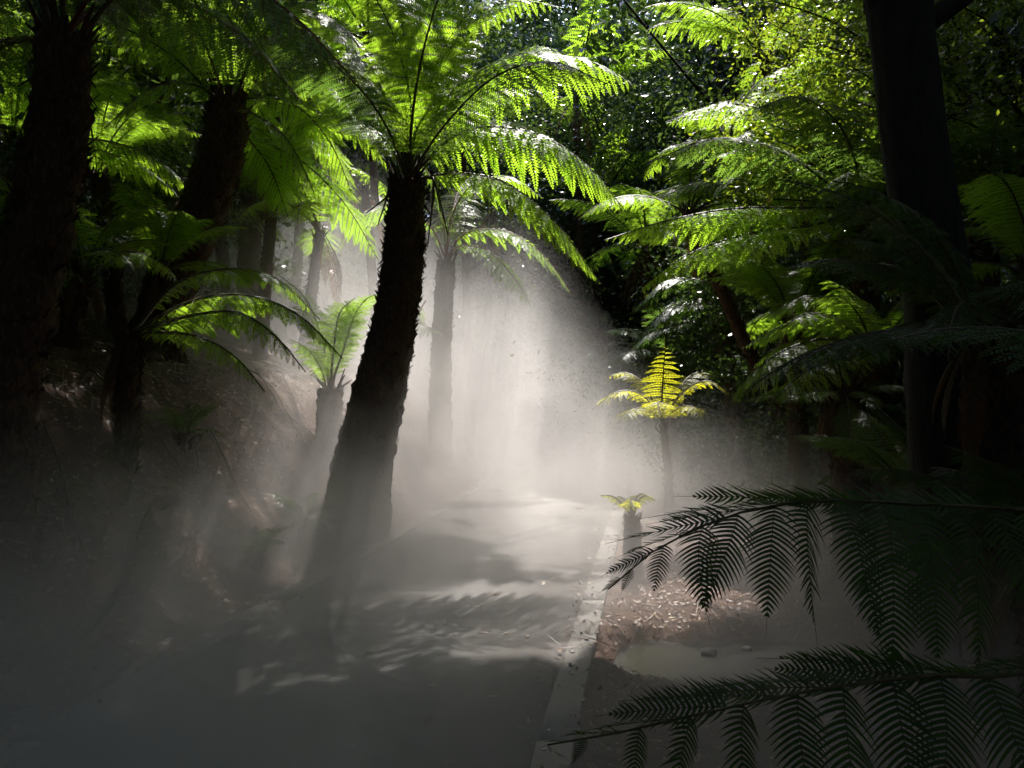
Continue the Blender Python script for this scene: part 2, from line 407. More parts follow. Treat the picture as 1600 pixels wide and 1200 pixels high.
def arch(e0, e1, n=20, wob=0.0, seed=0):
    """unit length rachis in the XZ plane from elevation e0 to e1 (degrees)"""
    rg = np.random.default_rng(seed)
    t = np.linspace(0, 1, n); e = R(e0) + (R(e1) - R(e0)) * t ** 1.15
    az = wob * rg.normal() * t
    d = np.stack([np.cos(e) * np.cos(az), np.cos(e) * np.sin(az), np.sin(e)], 1)
    return np.concatenate([[np.zeros(3)], np.cumsum((d[:-1] + d[1:]) / 2 / (n - 1), axis=0)])

FROND = {}; SOFT = []
ELEV = {'up': (76, 22), 'mid': (58, -22), 'low': (30, -48), 'flat': (12, -35), 'hang': (-25, -82), 'skirt': (-55, -88)}
def frond_var(kind, lod, mat, k):
    key = (kind, lod, mat.name, k)
    if key not in FROND:
        e0, e1 = ELEV[kind]; sd = abs(hash((kind, k))) % 1000 if False else (list(ELEV).index(kind) * 17 + k * 5 + 3)
        rg = np.random.default_rng(sd)
        cv = arch(e0 + rg.normal() * 5, e1 + rg.normal() * 8, wob=.25, seed=sd)
        pr = dict(hi=dict(npair=30, K=19, seg=2, fill=.62), mid=dict(npair=25, K=18, seg=1, fill=.95), far=dict(npair=21, K=11, seg=1, fill=1.0))[lod]
        dr = .35 + .35 * rg.random() if kind not in ('skirt',) else .9
        FROND[key] = frond_mesh('frond', cv, [mat, M_RACHIS], pin_len=.235 if kind != 'skirt' else .16, droop=(dr, dr), seed=sd, **pr)
    return FROND[key]

def fern_trunk_mesh(pts, rad, stubs, seed, k=22, rings=60, fuzz=1.0):
    p = bez(pts, rings); t = np.linspace(0, 1, len(rad)); rr = np.interp(np.linspace(0, 1, rings), t, rad)
    a = Acc(); V, Q = tube(p, rr, k, rough=.16, seed=seed)
    V = V + unit(V - np.repeat(p, k, 0)) * (np.random.default_rng(seed).normal(0, .045, len(V)) * np.repeat(rr, k))[:, None]; a.add(V, Q)
    top = p[-1]; a.add(np.vstack([V[-k:], [top + [0, 0, rr[-1] * .4]]]), [[j_, (j_ + 1) % k, (j_ + 2) % k, k] for j_ in range(0, k, 2)])
    rg = np.random.default_rng(seed + 5)
    r1 = rr[-1]
    for q_ in range(16):
        an = q_ * 2.4 + rg.normal() * .2; o_ = np.array([math.cos(an), math.sin(an), 0]); hh = r1 * (.9 + 1.4 * rg.random())
        c_ = top + o_ * r1 * (.35 + .5 * rg.random()) - [0, 0, .06]
        a.add(*tube(bez([c_, c_ + o_ * r1 * .25 + [0, 0, hh * .55], c_ + o_ * r1 * (.5 + .5 * rg.random()) + [0, 0, hh]], 5), np.linspace(.16, .04, 5) * r1, 5))
    # old stalk bases and root fibres standing off the trunk
    tn = unit(np.gradient(p, axis=0))
    f = rg.random(stubs) * (rings - 1.01); i0 = f.astype(int)
    c = p[i0] + (p[np.minimum(i0 + 1, rings - 1)] - p[i0]) * (f - i0)[:, None]
    tv = tn[i0]; az = rg.random(stubs) * 2 * math.pi
    ax = unit(np.cross(tv, [0.0, 1.0, 0.01])); ay = np.cross(tv, ax)
    rd = np.cos(az)[:, None] * ax + np.sin(az)[:, None] * ay
    r0 = rr[i0]
    up = np.where(rg.random(stubs) < .7, 1.0, -1.0)
    ln = fuzz * (.03 + .05 * rg.random(stubs)) * (1 + 1.0 * (f / rings) ** 3)
    d = unit(rd * (.35 + .6 * rg.random(stubs))[:, None] + tv * up[:, None])
    s = np.cross(d, rd); s = unit(s)
    wd = fuzz * (.006 + .012 * rg.random(stubs))
    b0 = c + rd * (r0 * .93)[:, None]
    tip = b0 + d * ln[:, None]
    V = np.stack([b0 - s * wd[:, None], b0 + s * wd[:, None], tip + s * (wd * .4)[:, None], tip - s * (wd * .4)[:, None]], 1)
    V2 = np.stack([b0 - rd * wd[:, None], b0 + rd * wd[:, None], tip + rd * (wd * .4)[:, None], tip - rd * (wd * .4)[:, None]], 1)
    V = np.concatenate([V, V2]).reshape(-1, 3); a.add(V, np.arange(len(V)).reshape(-1, 4))
    return a.mesh('trunk', [M_FTRUNK])

def tree_fern(label, pts, rad, nf, L, mix=('up', 'mid', 'mid', 'low'), lod='mid', mat=None, name='tree_fern', group=None,
              heroes=(), dead=0, stubs=260, seed=1, az=None, stalk=None, skip=None, category='tree fern', sub=0.0, fuzz=1.0, soft=None):
    """pts: trunk points in the world, bottom first. Empty at the base, trunk and fronds as parts."""
    mat = mat or M_FROND
    pts = np.asarray(pts, float).copy(); base = pts[0].copy()
    base[2] = gz(base[0], base[1]) - sub
    t = thing(name, base, label, category, group)
    rg = np.random.default_rng(seed)
    loc = pts - base; loc[0, 2] = -.25 + 0 * loc[0, 2]
    obj('trunk', fern_trunk_mesh(loc, rad, stubs, seed, fuzz=fuzz), t)
    top = loc[-1]
    a0 = rg.random() * 6.28
    if soft if soft is not None else base[1] > (7.6 if base[0] > -2 else 5.8): SOFT.append((base + top + [0, 0, .3 * L], .55 * L))
    for k in range(nf):
        ang = (a0 + k * 2.39996) if az is None else R(az[k % len(az)]) + rg.normal() * .12
        if skip is not None and skip(math.degrees(ang) % 360): continue
        kind = mix[k % len(mix)]
        q_ = base + top + (np.array([[math.cos(ang), math.sin(ang), .45]]) * np.array([[.3], [.6], [.9]])) * L
        if shades_lit(q_, .65, KEY_LIT, 1.6).any(): continue
        me = frond_var(kind, lod, mat, int(rg.integers(3)))
        o = obj('frond', me, t, top + np.array([math.cos(ang), math.sin(ang), 0]) * rad[-1] * .55 + [0, 0, -.02], ang, L * (.85 + .3 * rg.random()))
        o.rotation_euler[0] = rg.normal() * .12
    for k in range(dead):
        ang = rg.random() * 6.28
        me = frond_var('skirt', 'far', M_DEAD, int(rg.integers(3)))
        obj('dead_frond', me, t, top + np.array([math.cos(ang), math.sin(ang), 0]) * rad[-1] * .8 - [0, 0, .05], ang, L * (.35 + .3 * rg.random()))
    for h in heroes:
        h = dict(h); cv = np.asarray(h.pop('pts'), float) - base
        cv = np.vstack([top + (cv[0] - top) * .0 + [0, 0, .02], cv]) if h.pop('from_top', True) else cv
        hm = h.pop('mat', mat); kw = dict(pin_len=.5, npair=26, K=22, seg=1, fill=1.0, lap=1.0, droop=(.5, .5), rach=.011, seed=seed + 7 * len(cv)); kw.update(h)
        obj('frond', frond_mesh('frond', bez(cv, 24), [hm, stalk or M_RACHIS], **kw), t)
    return t, top + base

def PP(lst, d): return [P(a_, b_, d if len(c_) == 0 else c_[0]) for a_, b_, *c_ in lst]

def trunk_px(lst, d, dbase=None):
    """trunk from photo points (px, py, half width in px) top to bottom at depth d"""
    pts = [P(a_, b_, d) for a_, b_, r_ in lst][::-1]; rad = [r_ / FPX * d for a_, b_, r_ in lst][::-1]
    return pts, rad

# --- the large tree fern beside the path
D = 8.5
tp, tr = trunk_px([(637, 285, 26), (632, 370, 30), (622, 470, 32), (600, 580, 37), (577, 680, 43), (562, 760, 48), (556, 830, 54)], D)
C0 = P(637, 285, D)
H = [
    dict(pts=PP([(690, 160, 8.6), (800, 85, 8.7), (915, 92, 8.6), (1000, 135, 8.5)], D), pin_len=.8, droop=(1.0, .8)),
    dict(pts=PP([(720, 205, 8.4), (830, 205, 8.3), (915, 255, 8.2), (978, 330, 8.1)], D), pin_len=.72, droop=(1.0, 1.0)),
    dict(pts=PP([(710, 270, 8.3), (790, 285, 8.1), (870, 350, 7.9), (940, 445, 7.8)], D), pin_len=.6, droop=(.8, .8)),
    dict(pts=PP([(600, 190, 8.1), (540, 115, 7.5), (450, 60, 6.9), (345, 60, 6.4)], D), pin_len=.55, droop=(.6, .6), mat=M_FROND_DARK),
    dict(pts=PP([(660, 180, 8.9), (690, 80, 9.4), (740, 10, 9.8), (800, -20, 10.2)], D), pin_len=.55),
    dict(pts=PP([(625, 190, 8.7), (590, 100, 9.1), (530, 40, 9.5), (450, 20, 9.8)], D), pin_len=.55),
    dict(pts=PP([(645, 170, 8.2), (665, 60, 7.8), (700, -40, 7.4), (760, -90, 7.0)], D), pin_len=.55),
    dict(pts=PP([(635, 170, 8.7), (632, 60, 9.0), (610, -30, 9.4), (570, -80, 9.8)], D), pin_len=.5),
    dict(pts=PP([(690, 200, 8.0), (770, 120, 7.5), (860, 95, 7.0), (950, 130, 6.6)], D), pin_len=.5, mat=M_FROND_DARK),
    dict(pts=PP([(675, 215, 9.0), (740, 150, 9.8), (820, 140, 10.4), (890, 180, 10.8)], D), pin_len=.5),
    dict(pts=PP([(600, 215, 8.9), (530, 180, 9.5), (470, 200, 10.0), (420, 250, 10.3)], D), pin_len=.5),
    dict(pts=PP([(640, 150, 8.3), (600, 20, 8.0), (540, -60, 7.7)], D), pin_len=.5),
    dict(pts=PP([(650, 180, 9.2), (680, 90, 10.0), (720, 40, 10.6), (770, 30, 11.2)], D), pin_len=.55),
    dict(pts=PP([(620, 195, 9.2), (570, 120, 9.9), (510, 90, 10.5), (460, 110, 11.0)], D), pin_len=.55),
    dict(pts=PP([(680, 230, 9.2), (750, 190, 10.0), (830, 200, 10.6), (890, 250, 11.0)], D), pin_len=.5),
    dict(pts=PP([(660, 160, 8.6), (720, 50, 8.8), (800, 0, 9.0), (880, 10, 9.2)], D), pin_len=.55),
    dict(pts=PP([(610, 175, 8.6), (560, 70, 8.7), (500, 20, 8.8), (420, 20, 8.9)], D), pin_len=.55),
]
f0, top0 = tree_fern('tall thick-trunked tree fern leaning over the left edge of the path', tp, tr, 0, 2.4, stubs=2200, heroes=H, seed=3, stalk=M_RACHIS, fuzz=1.0)
b0 = np.array(f0.location)
for q, (tpx, sp_) in enumerate([((700, 368), 1), ((688, 330), 1), ((572, 332), 0), ((590, 352), 0), ((668, 385), 1)]):   # broken and dead stalks at the crown
    c = bez([C0 - b0 + [.12 if sp_ else -.18, -.1, .0], P((C0[0] / D * FPX + 800) + (40 if sp_ else -34), 280, 8.3) - b0 if sp_ else (P(605, 305, 8.35) - b0), P(*tpx, 8.2) - b0], 10)
    a = Acc(); a.add(*tube(c, np.linspace(.016, .006, 10), 5)); obj('broken_stalk', a.mesh('broken_stalk', [M_RACHIS]), f0)

# --- left foreground tree fern, almost black against the bank
tp, tr = trunk_px([(97, 62, 38), (90, 200, 42), (66, 330, 47), (34, 460, 52), (2, 600, 58), (-15, 720, 62)], 5.0)
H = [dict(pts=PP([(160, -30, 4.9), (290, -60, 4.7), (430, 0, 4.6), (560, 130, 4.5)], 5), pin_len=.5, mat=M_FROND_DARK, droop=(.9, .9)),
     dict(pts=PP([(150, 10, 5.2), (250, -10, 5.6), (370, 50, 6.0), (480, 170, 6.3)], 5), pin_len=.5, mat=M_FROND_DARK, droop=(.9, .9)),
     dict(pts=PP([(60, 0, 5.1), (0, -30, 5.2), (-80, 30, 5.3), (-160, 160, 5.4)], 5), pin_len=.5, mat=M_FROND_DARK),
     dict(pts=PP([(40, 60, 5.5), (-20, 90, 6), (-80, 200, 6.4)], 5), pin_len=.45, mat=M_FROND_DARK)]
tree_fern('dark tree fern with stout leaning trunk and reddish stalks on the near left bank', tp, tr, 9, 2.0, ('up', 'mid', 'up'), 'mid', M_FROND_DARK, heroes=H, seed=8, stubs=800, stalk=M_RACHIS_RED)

# --- other tree ferns of the left bank
tp, tr = trunk_px([(357, 165, 30), (345, 240, 34), (315, 330, 36), (275, 420, 38), (235, 500, 42)], 9.0)
H = [dict(pts=PP([(420, 105, 9.2), (500, 125, 9.3), (560, 190, 9.4), (615, 270, 9.5)], 9), pin_len=.62),
     dict(pts=PP([(400, 180, 8.9), (450, 220, 8.9), (490, 300, 8.9)], 9), pin_len=.4),
     dict(pts=PP([(390, 210, 9.4), (470, 250, 9.8), (540, 320, 10.2), (592, 408, 10.5)], 9), pin_len=.62),
     dict(pts=PP([(405, 150, 9.3), (465, 165, 9.6), (520, 230, 9.9), (555, 320, 10.1)], 9), pin_len=.55),
     dict(pts=PP([(400, 130, 9.8), (470, 90, 10.5), (540, 100, 11.2), (600, 160, 11.8)], 9), pin_len=.55),
     dict(pts=PP([(375, 200, 9.3), (420, 260, 9.6), (450, 340, 9.8)], 9), pin_len=.45),
     dict(pts=PP([(300, 130, 8.8), (230, 140, 8.5), (160, 200, 8.2)], 9), pin_len=.45)]
tree_fern('tree fern with shaggy tapering trunk high on the left bank', tp, tr, 11, 1.7, ('up', 'up', 'mid'), heroes=H, seed=14, stubs=500)
tp, tr = trunk_px([(393, 312, 16), (390, 345, 17), (385, 400, 18)], 12.0)
tree_fern('small reddish-stemmed tree fern behind the shaggy trunk on the bank', tp, tr, 12, 1.3, ('up', 'mid', 'low'), seed=15, stubs=120)
tp, tr = trunk_px([(205, 525, 15), (200, 570, 16), (195, 640, 18)], 6.2)
H = [dict(pts=PP([(300, 470, 6.1), (390, 462, 6.1), (470, 495, 6.1), (535, 560, 6.1)], 6), pin_len=.30, npair=24, droop=(.75, .75)),
     dict(pts=PP([(290, 495, 5.9), (370, 488, 5.8), (430, 525, 5.7), (478, 582, 5.6)], 6), pin_len=.30, npair=24, droop=(.75, .75)),
     dict(pts=PP([(270, 520, 6.0), (320, 530, 5.9), (370, 560, 5.8), (414, 612, 5.8)], 6), pin_len=.22, npair=26, droop=(.7, .7)),
     dict(pts=PP([(280, 440, 6.5), (370, 420, 6.9), (440, 440, 7.2), (500, 500, 7.4)], 6), pin_len=.26, npair=28, droop=(.8, .8))]
tree_fern('squat tree fern on the bank arching green fronds toward the leaning trunk', tp, tr, 0, 1.1, ('mid', 'low'), 'mid', M_FROND, heroes=H, dead=5, seed=21, stubs=300)
tp, tr = trunk_px([(516, 608, 19), (515, 650, 20), (514, 700, 22)], 9.6)
H = [dict(pts=PP([(535, 550, 9.6), (555, 490, 9.6), (580, 462, 9.5), (603, 470, 9.4)], 9), pin_len=.40, npair=22, droop=(.2, .2)),
     dict(pts=PP([(522, 540, 9.5), (530, 490, 9.4), (555, 465, 9.2)], 9), pin_len=.36, npair=22, droop=(.2, .2)),
     dict(pts=PP([(505, 540, 9.7), (480, 470, 9.8), (440, 432, 9.9)], 9), pin_len=.36, npair=22, droop=(.3, .3)),
     dict(pts=PP([(515, 540, 10), (545, 480, 10.4), (590, 470, 10.8)], 9), pin_len=.36, npair=22)]
tree_fern('little tree fern with upright fronds on a short stump beside the leaning trunk', tp, tr, 2, .9, ('up',), heroes=H, seed=24, stubs=260, fuzz=.7)

# --- tree fern standing in the mist
tp, tr = trunk_px([(697, 408, 14), (693, 470, 15), (690, 540, 16), (688, 620, 18), (688, 700, 20)], 14.0)
H = [dict(pts=PP([(725, 365, 14), (790, 360, 13.8), (850, 400, 13.6), (895, 462, 13.4)], 14), pin_len=.6, droop=(.5, .5)),
     dict(pts=PP([(715, 385, 14), (760, 390, 13.6), (800, 430, 13.2), (830, 480, 12.9)], 14), pin_len=.55),
     dict(pts=PP([(665, 470, 14), (650, 500, 13.8), (690, 520, 13.5)], 14), pin_len=.4, from_top=False),
     dict(pts=PP([(670, 350, 14), (620, 320, 14), (560, 340, 14), (520, 400, 14)], 14), pin_len=.6),
     dict(pts=PP([(705, 340, 14.2), (735, 290, 14.4), (790, 275, 14.6), (850, 310, 14.8)], 14), pin_len=.6),
     dict(pts=PP([(690, 330, 14.0), (670, 270, 14.0), (630, 240, 14.0)], 14), pin_len=.55),
     dict(pts=PP([(705, 350, 14.5), (715, 300, 15.2), (740, 270, 15.9)], 14), pin_len=.55)]
tree_fern('slim tree fern standing in the bright mist behind the leaning trunk', tp, tr, 9, 2.3, ('up', 'mid', 'low', 'mid'), heroes=H, seed=31, stubs=250, stalk=M_RACHIS_RED)

# --- bright ferns further up the gully
back = [(500, 360, 12.0, 11, 2.1, 41, 'lush bright tree fern left of the mist behind the shaggy trunk'),
        (570, 290, 15.0, 14, 2.4, 42, 'bright tree fern rising out of the mist behind the leaning crown'),
        (480, 170, 14.5, 13, 2.4, 43, 'tall tree fern between the shaggy trunk and the leaning crown'),
        (575, 60, 17.0, 15, 2.8, 44, 'tall sunlit tree fern directly behind the leaning crown'),
        (770, 330, 19.0, 16, 2.6, 45, 'tree fern on the far side of the mist'),
        (900, 150, 21.0, 14, 2.8, 46, 'tree fern high at the head of the gully'),
        (250, 120, 12.5, 7, 2.0, 47, 'tree fern high between the two dark trunks'),
        (150, 260, 9.0, 12, 1.5, 48, 'low spreading fern between the dark near trunk and the shaggy trunk'),
        (300, 330, 11.0, 11, 1.4, 49, 'fern tucked against the shaggy trunk on the steep bank'),
        (20, 230, 8.0, 14, 1.7, 50, 'fern on the high bank behind the dark near trunk'),
        (430, 260, 11.3, 15, 1.5, 53, 'leafy fern pressed between the shaggy trunk and the sunlit mist'),
        (330, 40, 12.5, 7, 2.0, 54, 'tree fern crowning the bank above the shaggy trunk'),
        (100, 60, 11.0, 6, 1.8, 55, 'tree fern high on the bank above the dark near trunk'),
        (720, 130, 17.5, 15, 2.6, 56, 'broad tree fern glowing above the mist behind the leaning crown'),
        (640, 350, 17.5, 14, 2.0, 57, 'low fern half dissolved in the bright mist'),
        (250, 420, 8.4, 13, 1.1, 58, 'fern hanging over the leaf litter above the squat tree fern'),
        (130, 420, 7.4, 13, 1.1, 59, 'shaded fern against the steep bank beside the dark near trunk')]
for px, py, d, nf, L, sd, lb in back:
    c = P(px, py, d); g0 = gz(c[0], c[1]); zb = min(g0, c[2] - .3)
    lean = np.array([.15 * math.sin(sd * 3.1), .1, 0])
    tree_fern(lb, [[c[0] - lean[0] * 2, c[1], zb], [c[0] - lean[0], c[1], (zb + c[2]) / 2], c], [.11, .085, .075], nf + 5, L,
              ('mid', 'up', 'low', 'mid'), 'mid' if d < 16 else 'far', seed=sd, stubs=200, dead=3, sub=max(0, g0 - zb))

# --- ferns on the right
tp, tr = trunk_px([(1036, 662, 5.5), (1040, 700, 6), (1044, 740, 7), (1047, 790, 9)], 10.5)
YF = dict(npair=15, K=14, droop=(.35, .35), lap=.62)
H = [dict(pts=PP([(1034, 630, 10.5), (1036, 590, 10.5), (1040, 540, 10.45)], 10), pin_len=.36, npair=14, K=14, droop=(.25, .25), sweep=(0, 20), lap=.5, fill=1.05, stipe=.12),
     dict(pts=PP([(1005, 618, 10.4), (965, 612, 10.3), (925, 640, 10.2)], 10), pin_len=.34, **YF),
     dict(pts=PP([(1005, 600, 10.7), (975, 582, 10.9), (945, 592, 11.1)], 10), pin_len=.30, **YF),
     dict(pts=PP([(1065, 615, 10.4), (1105, 595, 10.3), (1145, 618, 10.2)], 10), pin_len=.34, **YF),
     dict(pts=PP([(1062, 605, 10.7), (1090, 582, 10.9), (1120, 592, 11.1)], 10), pin_len=.28, **YF),
     dict(pts=PP([(1015, 640, 10.2), (990, 640, 9.9), (965, 662, 9.7)], 10), pin_len=.30, **YF),
     dict(pts=PP([(1055, 640, 10.2), (1080, 635, 9.9), (1095, 655, 9.7)], 10), pin_len=.28, **YF),
     dict(pts=PP([(1030, 640, 10.2), (1028, 628, 9.9), (1030, 650, 9.6)], 10), pin_len=.28, **YF)]
tree_fern('glowing yellow-green young tree fern on a slender stem right of the path', tp, tr, 0, .8, heroes=H, mat=M_FROND_YOUNG, seed=51, stubs=60)
tp, tr = trunk_px([(988, 808, 11), (988, 840, 15), (988, 880, 20)], 7.4)
H = [dict(pts=PP([(970, 785, 7.4), (955, 775, 7.35), (938, 774, 7.3)], 7), pin_len=.12, npair=14, K=8),
     dict(pts=PP([(995, 785, 7.4), (1008, 775, 7.35), (1024, 782, 7.3)], 7), pin_len=.13, npair=14, K=8),
     dict(pts=PP([(985, 788, 7.3), (985, 782, 7.1), (992, 795, 6.95)], 7), pin_len=.12, npair=14, K=8),
     dict(pts=PP([(990, 785, 7.5), (1000, 772, 7.7), (1015, 776, 7.9)], 7), pin_len=.13, npair=14, K=8),
     dict(pts=PP([(980, 785, 7.5), (968, 776, 7.7), (955, 782, 7.8)], 7), pin_len=.13, npair=14, K=8)]
tree_fern('tiny lime-green fern on a fuzzy stump at the boardwalk edge', tp, tr, 0, .4, heroes=H, mat=M_FROND_YOUNG, seed=52, stubs=700, fuzz=.4)

def right_fern(label, px, py, d, nf, L, heroes=(), seed=1, mix=('mid', 'up', 'low', 'mid'), mat=None, lod='mid', dead=4, r=.10, skip=None, lean=(.15, .1)):
    c = P(px, py, d); g0 = gz(c[0] + lean[0], c[1] + lean[1]); zb = min(g0, c[2] - .25)
    return tree_fern(label, [[c[0] + lean[0], c[1] + lean[1], zb], [c[0] + lean[0] * .42, c[1] + lean[1] * .4, (zb + c[2]) / 2], c], [r * 1.5, r * 1.15, r], nf, L, mix, lod, mat,
                     heroes=heroes, seed=seed, stubs=260, dead=dead, sub=max(0, g0 - zb), skip=skip)
H = [dict(pts=PP([(1260, 325, 8.4), (1150, 325, 7.9), (1040, 345, 7.3), (945, 375, 7.0)], 8), pin_len=.52, droop=(1.3, 1.0)),
     dict(pts=PP([(1280, 300, 8.9), (1190, 270, 9.4), (1100, 280, 9.9), (1010, 320, 10.3)], 8), pin_len=.5, droop=(1.2, 1.2)),
     dict(pts=PP([(1280, 350, 8.4), (1170, 365, 7.9), (1070, 400, 7.2), (985, 465, 6.9)], 8), pin_len=.5, droop=(1.0, .9)),
     dict(pts=PP([(1300, 290, 8.4), (1220, 235, 8.1), (1120, 215, 7.7), (1010, 255, 7.4)], 8), pin_len=.55, droop=(.8, .8), mat=M_FROND_DARK),
     dict(pts=PP([(1300, 270, 8.8), (1230, 190, 9.0), (1140, 160, 9.2), (1040, 190, 9.6)], 8), pin_len=.55, droop=(.8, .8)),
     dict(pts=PP([(1340, 260, 8.0), (1310, 190, 7.4), (1250, 150, 6.8), (1180, 170, 6.3)], 8), pin_len=.5, mat=M_FROND_DARK)]
right_fern('big tree fern spreading flat dark fronds toward the path from beside the black trunk', 1345, 325, 8.7, 9, 1.9, H, 61)
H = [dict(pts=PP([(1290, 530, 7.0), (1220, 550, 6.9), (1170, 590, 6.8), (1138, 632, 6.8)], 7), pin_len=.46, droop=(.7, .7)),
     dict(pts=PP([(1300, 510, 7.2), (1250, 500, 7.4), (1200, 520, 7.6), (1160, 545, 7.7)], 7), pin_len=.34, droop=(.6, .6)),
     dict(pts=PP([(1310, 500, 6.8), (1260, 490, 6.6), (1220, 515, 6.4)], 7), pin_len=.36, droop=(.6, .6)),
     dict(pts=PP([(1320, 560, 6.8), (1260, 580, 6.6), (1205, 630, 6.5)], 7), pin_len=.36, droop=(.6, .6)),
     dict(pts=PP([(1330, 500, 7.1), (1300, 470, 7.2), (1250, 465, 7.3), (1190, 500, 7.4)], 7), pin_len=.38, droop=(.6, .6))]
right_fern('bright green fern with fronds sweeping down toward the yellow fern', 1370, 550, 7.0, 6, 1.1, H, 62, r=.12)
H = [dict(pts=PP([(1100, 440, 12.5), (1040, 440, 12.6), (985, 490, 12.7)], 11), pin_len=.5, mat=M_FROND_DARK),
     dict(pts=PP([(1100, 475, 12.3), (1040, 485, 12.3), (980, 545, 12.4)], 11), pin_len=.46, mat=M_FROND_DARK),
     dict(pts=PP([(1090, 500, 12.8), (1020, 520, 13.0), (955, 575, 13.2)], 11), pin_len=.46, mat=M_FROND_DARK),
     dict(pts=PP([(1170, 450, 12.3), (1210, 450, 12.1), (1240, 500, 12)], 11), pin_len=.46, mat=M_FROND_DARK)]
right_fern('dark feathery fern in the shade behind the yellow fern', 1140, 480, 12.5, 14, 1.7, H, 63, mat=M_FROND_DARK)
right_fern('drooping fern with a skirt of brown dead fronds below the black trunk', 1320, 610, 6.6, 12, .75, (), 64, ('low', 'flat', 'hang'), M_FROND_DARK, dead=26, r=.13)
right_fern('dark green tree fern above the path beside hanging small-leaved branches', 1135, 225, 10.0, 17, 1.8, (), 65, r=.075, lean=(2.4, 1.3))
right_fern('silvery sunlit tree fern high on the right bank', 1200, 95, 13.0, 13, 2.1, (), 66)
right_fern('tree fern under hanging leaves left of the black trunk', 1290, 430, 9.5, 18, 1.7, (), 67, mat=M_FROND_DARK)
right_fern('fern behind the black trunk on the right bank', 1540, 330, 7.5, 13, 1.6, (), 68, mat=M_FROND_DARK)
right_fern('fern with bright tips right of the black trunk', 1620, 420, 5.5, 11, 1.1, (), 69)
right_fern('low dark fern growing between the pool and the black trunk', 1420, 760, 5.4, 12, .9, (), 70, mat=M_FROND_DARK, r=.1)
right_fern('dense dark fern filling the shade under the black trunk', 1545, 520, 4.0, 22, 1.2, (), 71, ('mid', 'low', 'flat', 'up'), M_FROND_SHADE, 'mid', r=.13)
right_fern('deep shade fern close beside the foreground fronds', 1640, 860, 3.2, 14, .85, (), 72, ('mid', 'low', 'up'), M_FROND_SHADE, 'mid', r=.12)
right_fern('fern with overlapping green fronds above the yellow fern', 1075, 330, 10.0, 16, 1.5, (), 75, r=.075, lean=(2.3, .9))
right_fern('lush fern beneath the small-leaved tree', 1230, 260, 10.5, 20, 1.9, (), 76, r=.08, lean=(1.6, 1.0))
right_fern('shaded fern at the mouth of the dark hollow', 1040, 560, 13.5, 15, 1.4, (), 77, mat=M_FROND_DARK)
right_fern('bank fern behind the bright green sweeping fern', 1240, 500, 9.5, 18, 1.4, (), 79)
right_fern('tree fern at the far right of the gully', 1010, 390, 17, 13, 2.2, (), 73)
right_fern('tree fern beyond the dark hollow at the path bend', 930, 300, 22, 13, 2.3, (), 74, lod='far')

# small ferns on the lower left bank, by the path
for px, py, d, nf, L, sd, lb in [(400, 850, 6.5, 11, .42, 81, 'pale-tipped small fern in dim mist at the left path edge'),
                                 (470, 800, 7.6, 12, .46, 82, 'low green fern between the pale-tipped fern and the leaning trunk'),
                                 (285, 700, 7.0, 11, .42, 83, 'small fern on the brown litter slope below the squat tree fern')]:
    c = P(px, py, d); zg = gz(c[0], c[1])
    tree_fern(lb, [[c[0], c[1], zg - .05], [c[0], c[1], zg + .05], [c[0], c[1], zg + .12]], [.05, .05, .04], nf, L, ('mid', 'up', 'low'), 'mid', M_FROND_DARK, name='small_fern', seed=sd, stubs=30, category='fern')

# --- foreground fern, bottom right: two long fronds with hanging pinnae
fc = np.array([1.75, 1.75, 1.25]); g0 = gz(fc[0], fc[1])
ft = thing('tree_fern', (fc[0] + .05, fc[1], g0), 'dark foreground tree fern reaching two feathery fronds across the pool', 'tree fern')
base = np.array(ft.location)
obj('trunk', fern_trunk_mesh([[0, 0, -.2], [0, .02, .6], fc - base], [.13, .10, .09], 300, 91), ft)
def fore_frond(pts, seed, **kw):
    cv = np.asarray(pts, float) - base
    ra, pcs = frond_pieces(bez(cv, 30), seed=seed, **kw)
    a = Acc(); a.add(*ra); f = obj('frond', a.mesh('frond', [M_RACHIS]), ft)
    for v, q, mv, mq in pcs:
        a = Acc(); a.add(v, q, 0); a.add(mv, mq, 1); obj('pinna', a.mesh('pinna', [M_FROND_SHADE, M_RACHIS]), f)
fore_frond([fc + [-.05, 0, .0]] + PP([(1620, 800, 1.72), (1480, 790, 1.66), (1300, 782, 1.6), (1180, 795, 1.55), (1080, 828, 1.5), (1010, 868, 1.46), (950, 920, 1.43)], 1.6), 92,
           pin_len=.36, npair=14, K=27, seg=4, stipe=.22, droop=(3.2, .2), sweep2=(48, 66), sweep=(10, 62), width=.21, fill=.68, caud=.13, twist=.3, rach=.0042, tipdroop=.75)
fore_frond([fc + [-.08, -.05, -.02]] + PP([(1650, 1040, 1.42), (1480, 1052, 1.36), (1300, 1072, 1.31), (1130, 1105, 1.27), (980, 1140, 1.24), (855, 1162, 1.21)], 1.3), 93,
           pin_len=.33, npair=14, K=27, seg=4, stipe=.22, droop=(3.2, .2), sweep2=(48, 66), sweep=(10, 50), width=.21, fill=.68, caud=.12, twist=.3, rach=.0042, tipdroop=.5)
for k, ang in enumerate([20, 75, 110, 250, 300, 345]):
    obj('frond', frond_var(['mid', 'up', 'mid', 'mid', 'low', 'mid'][k], 'mid', M_FROND_SHADE, k % 3), ft, fc - base, R(ang), 1.2)

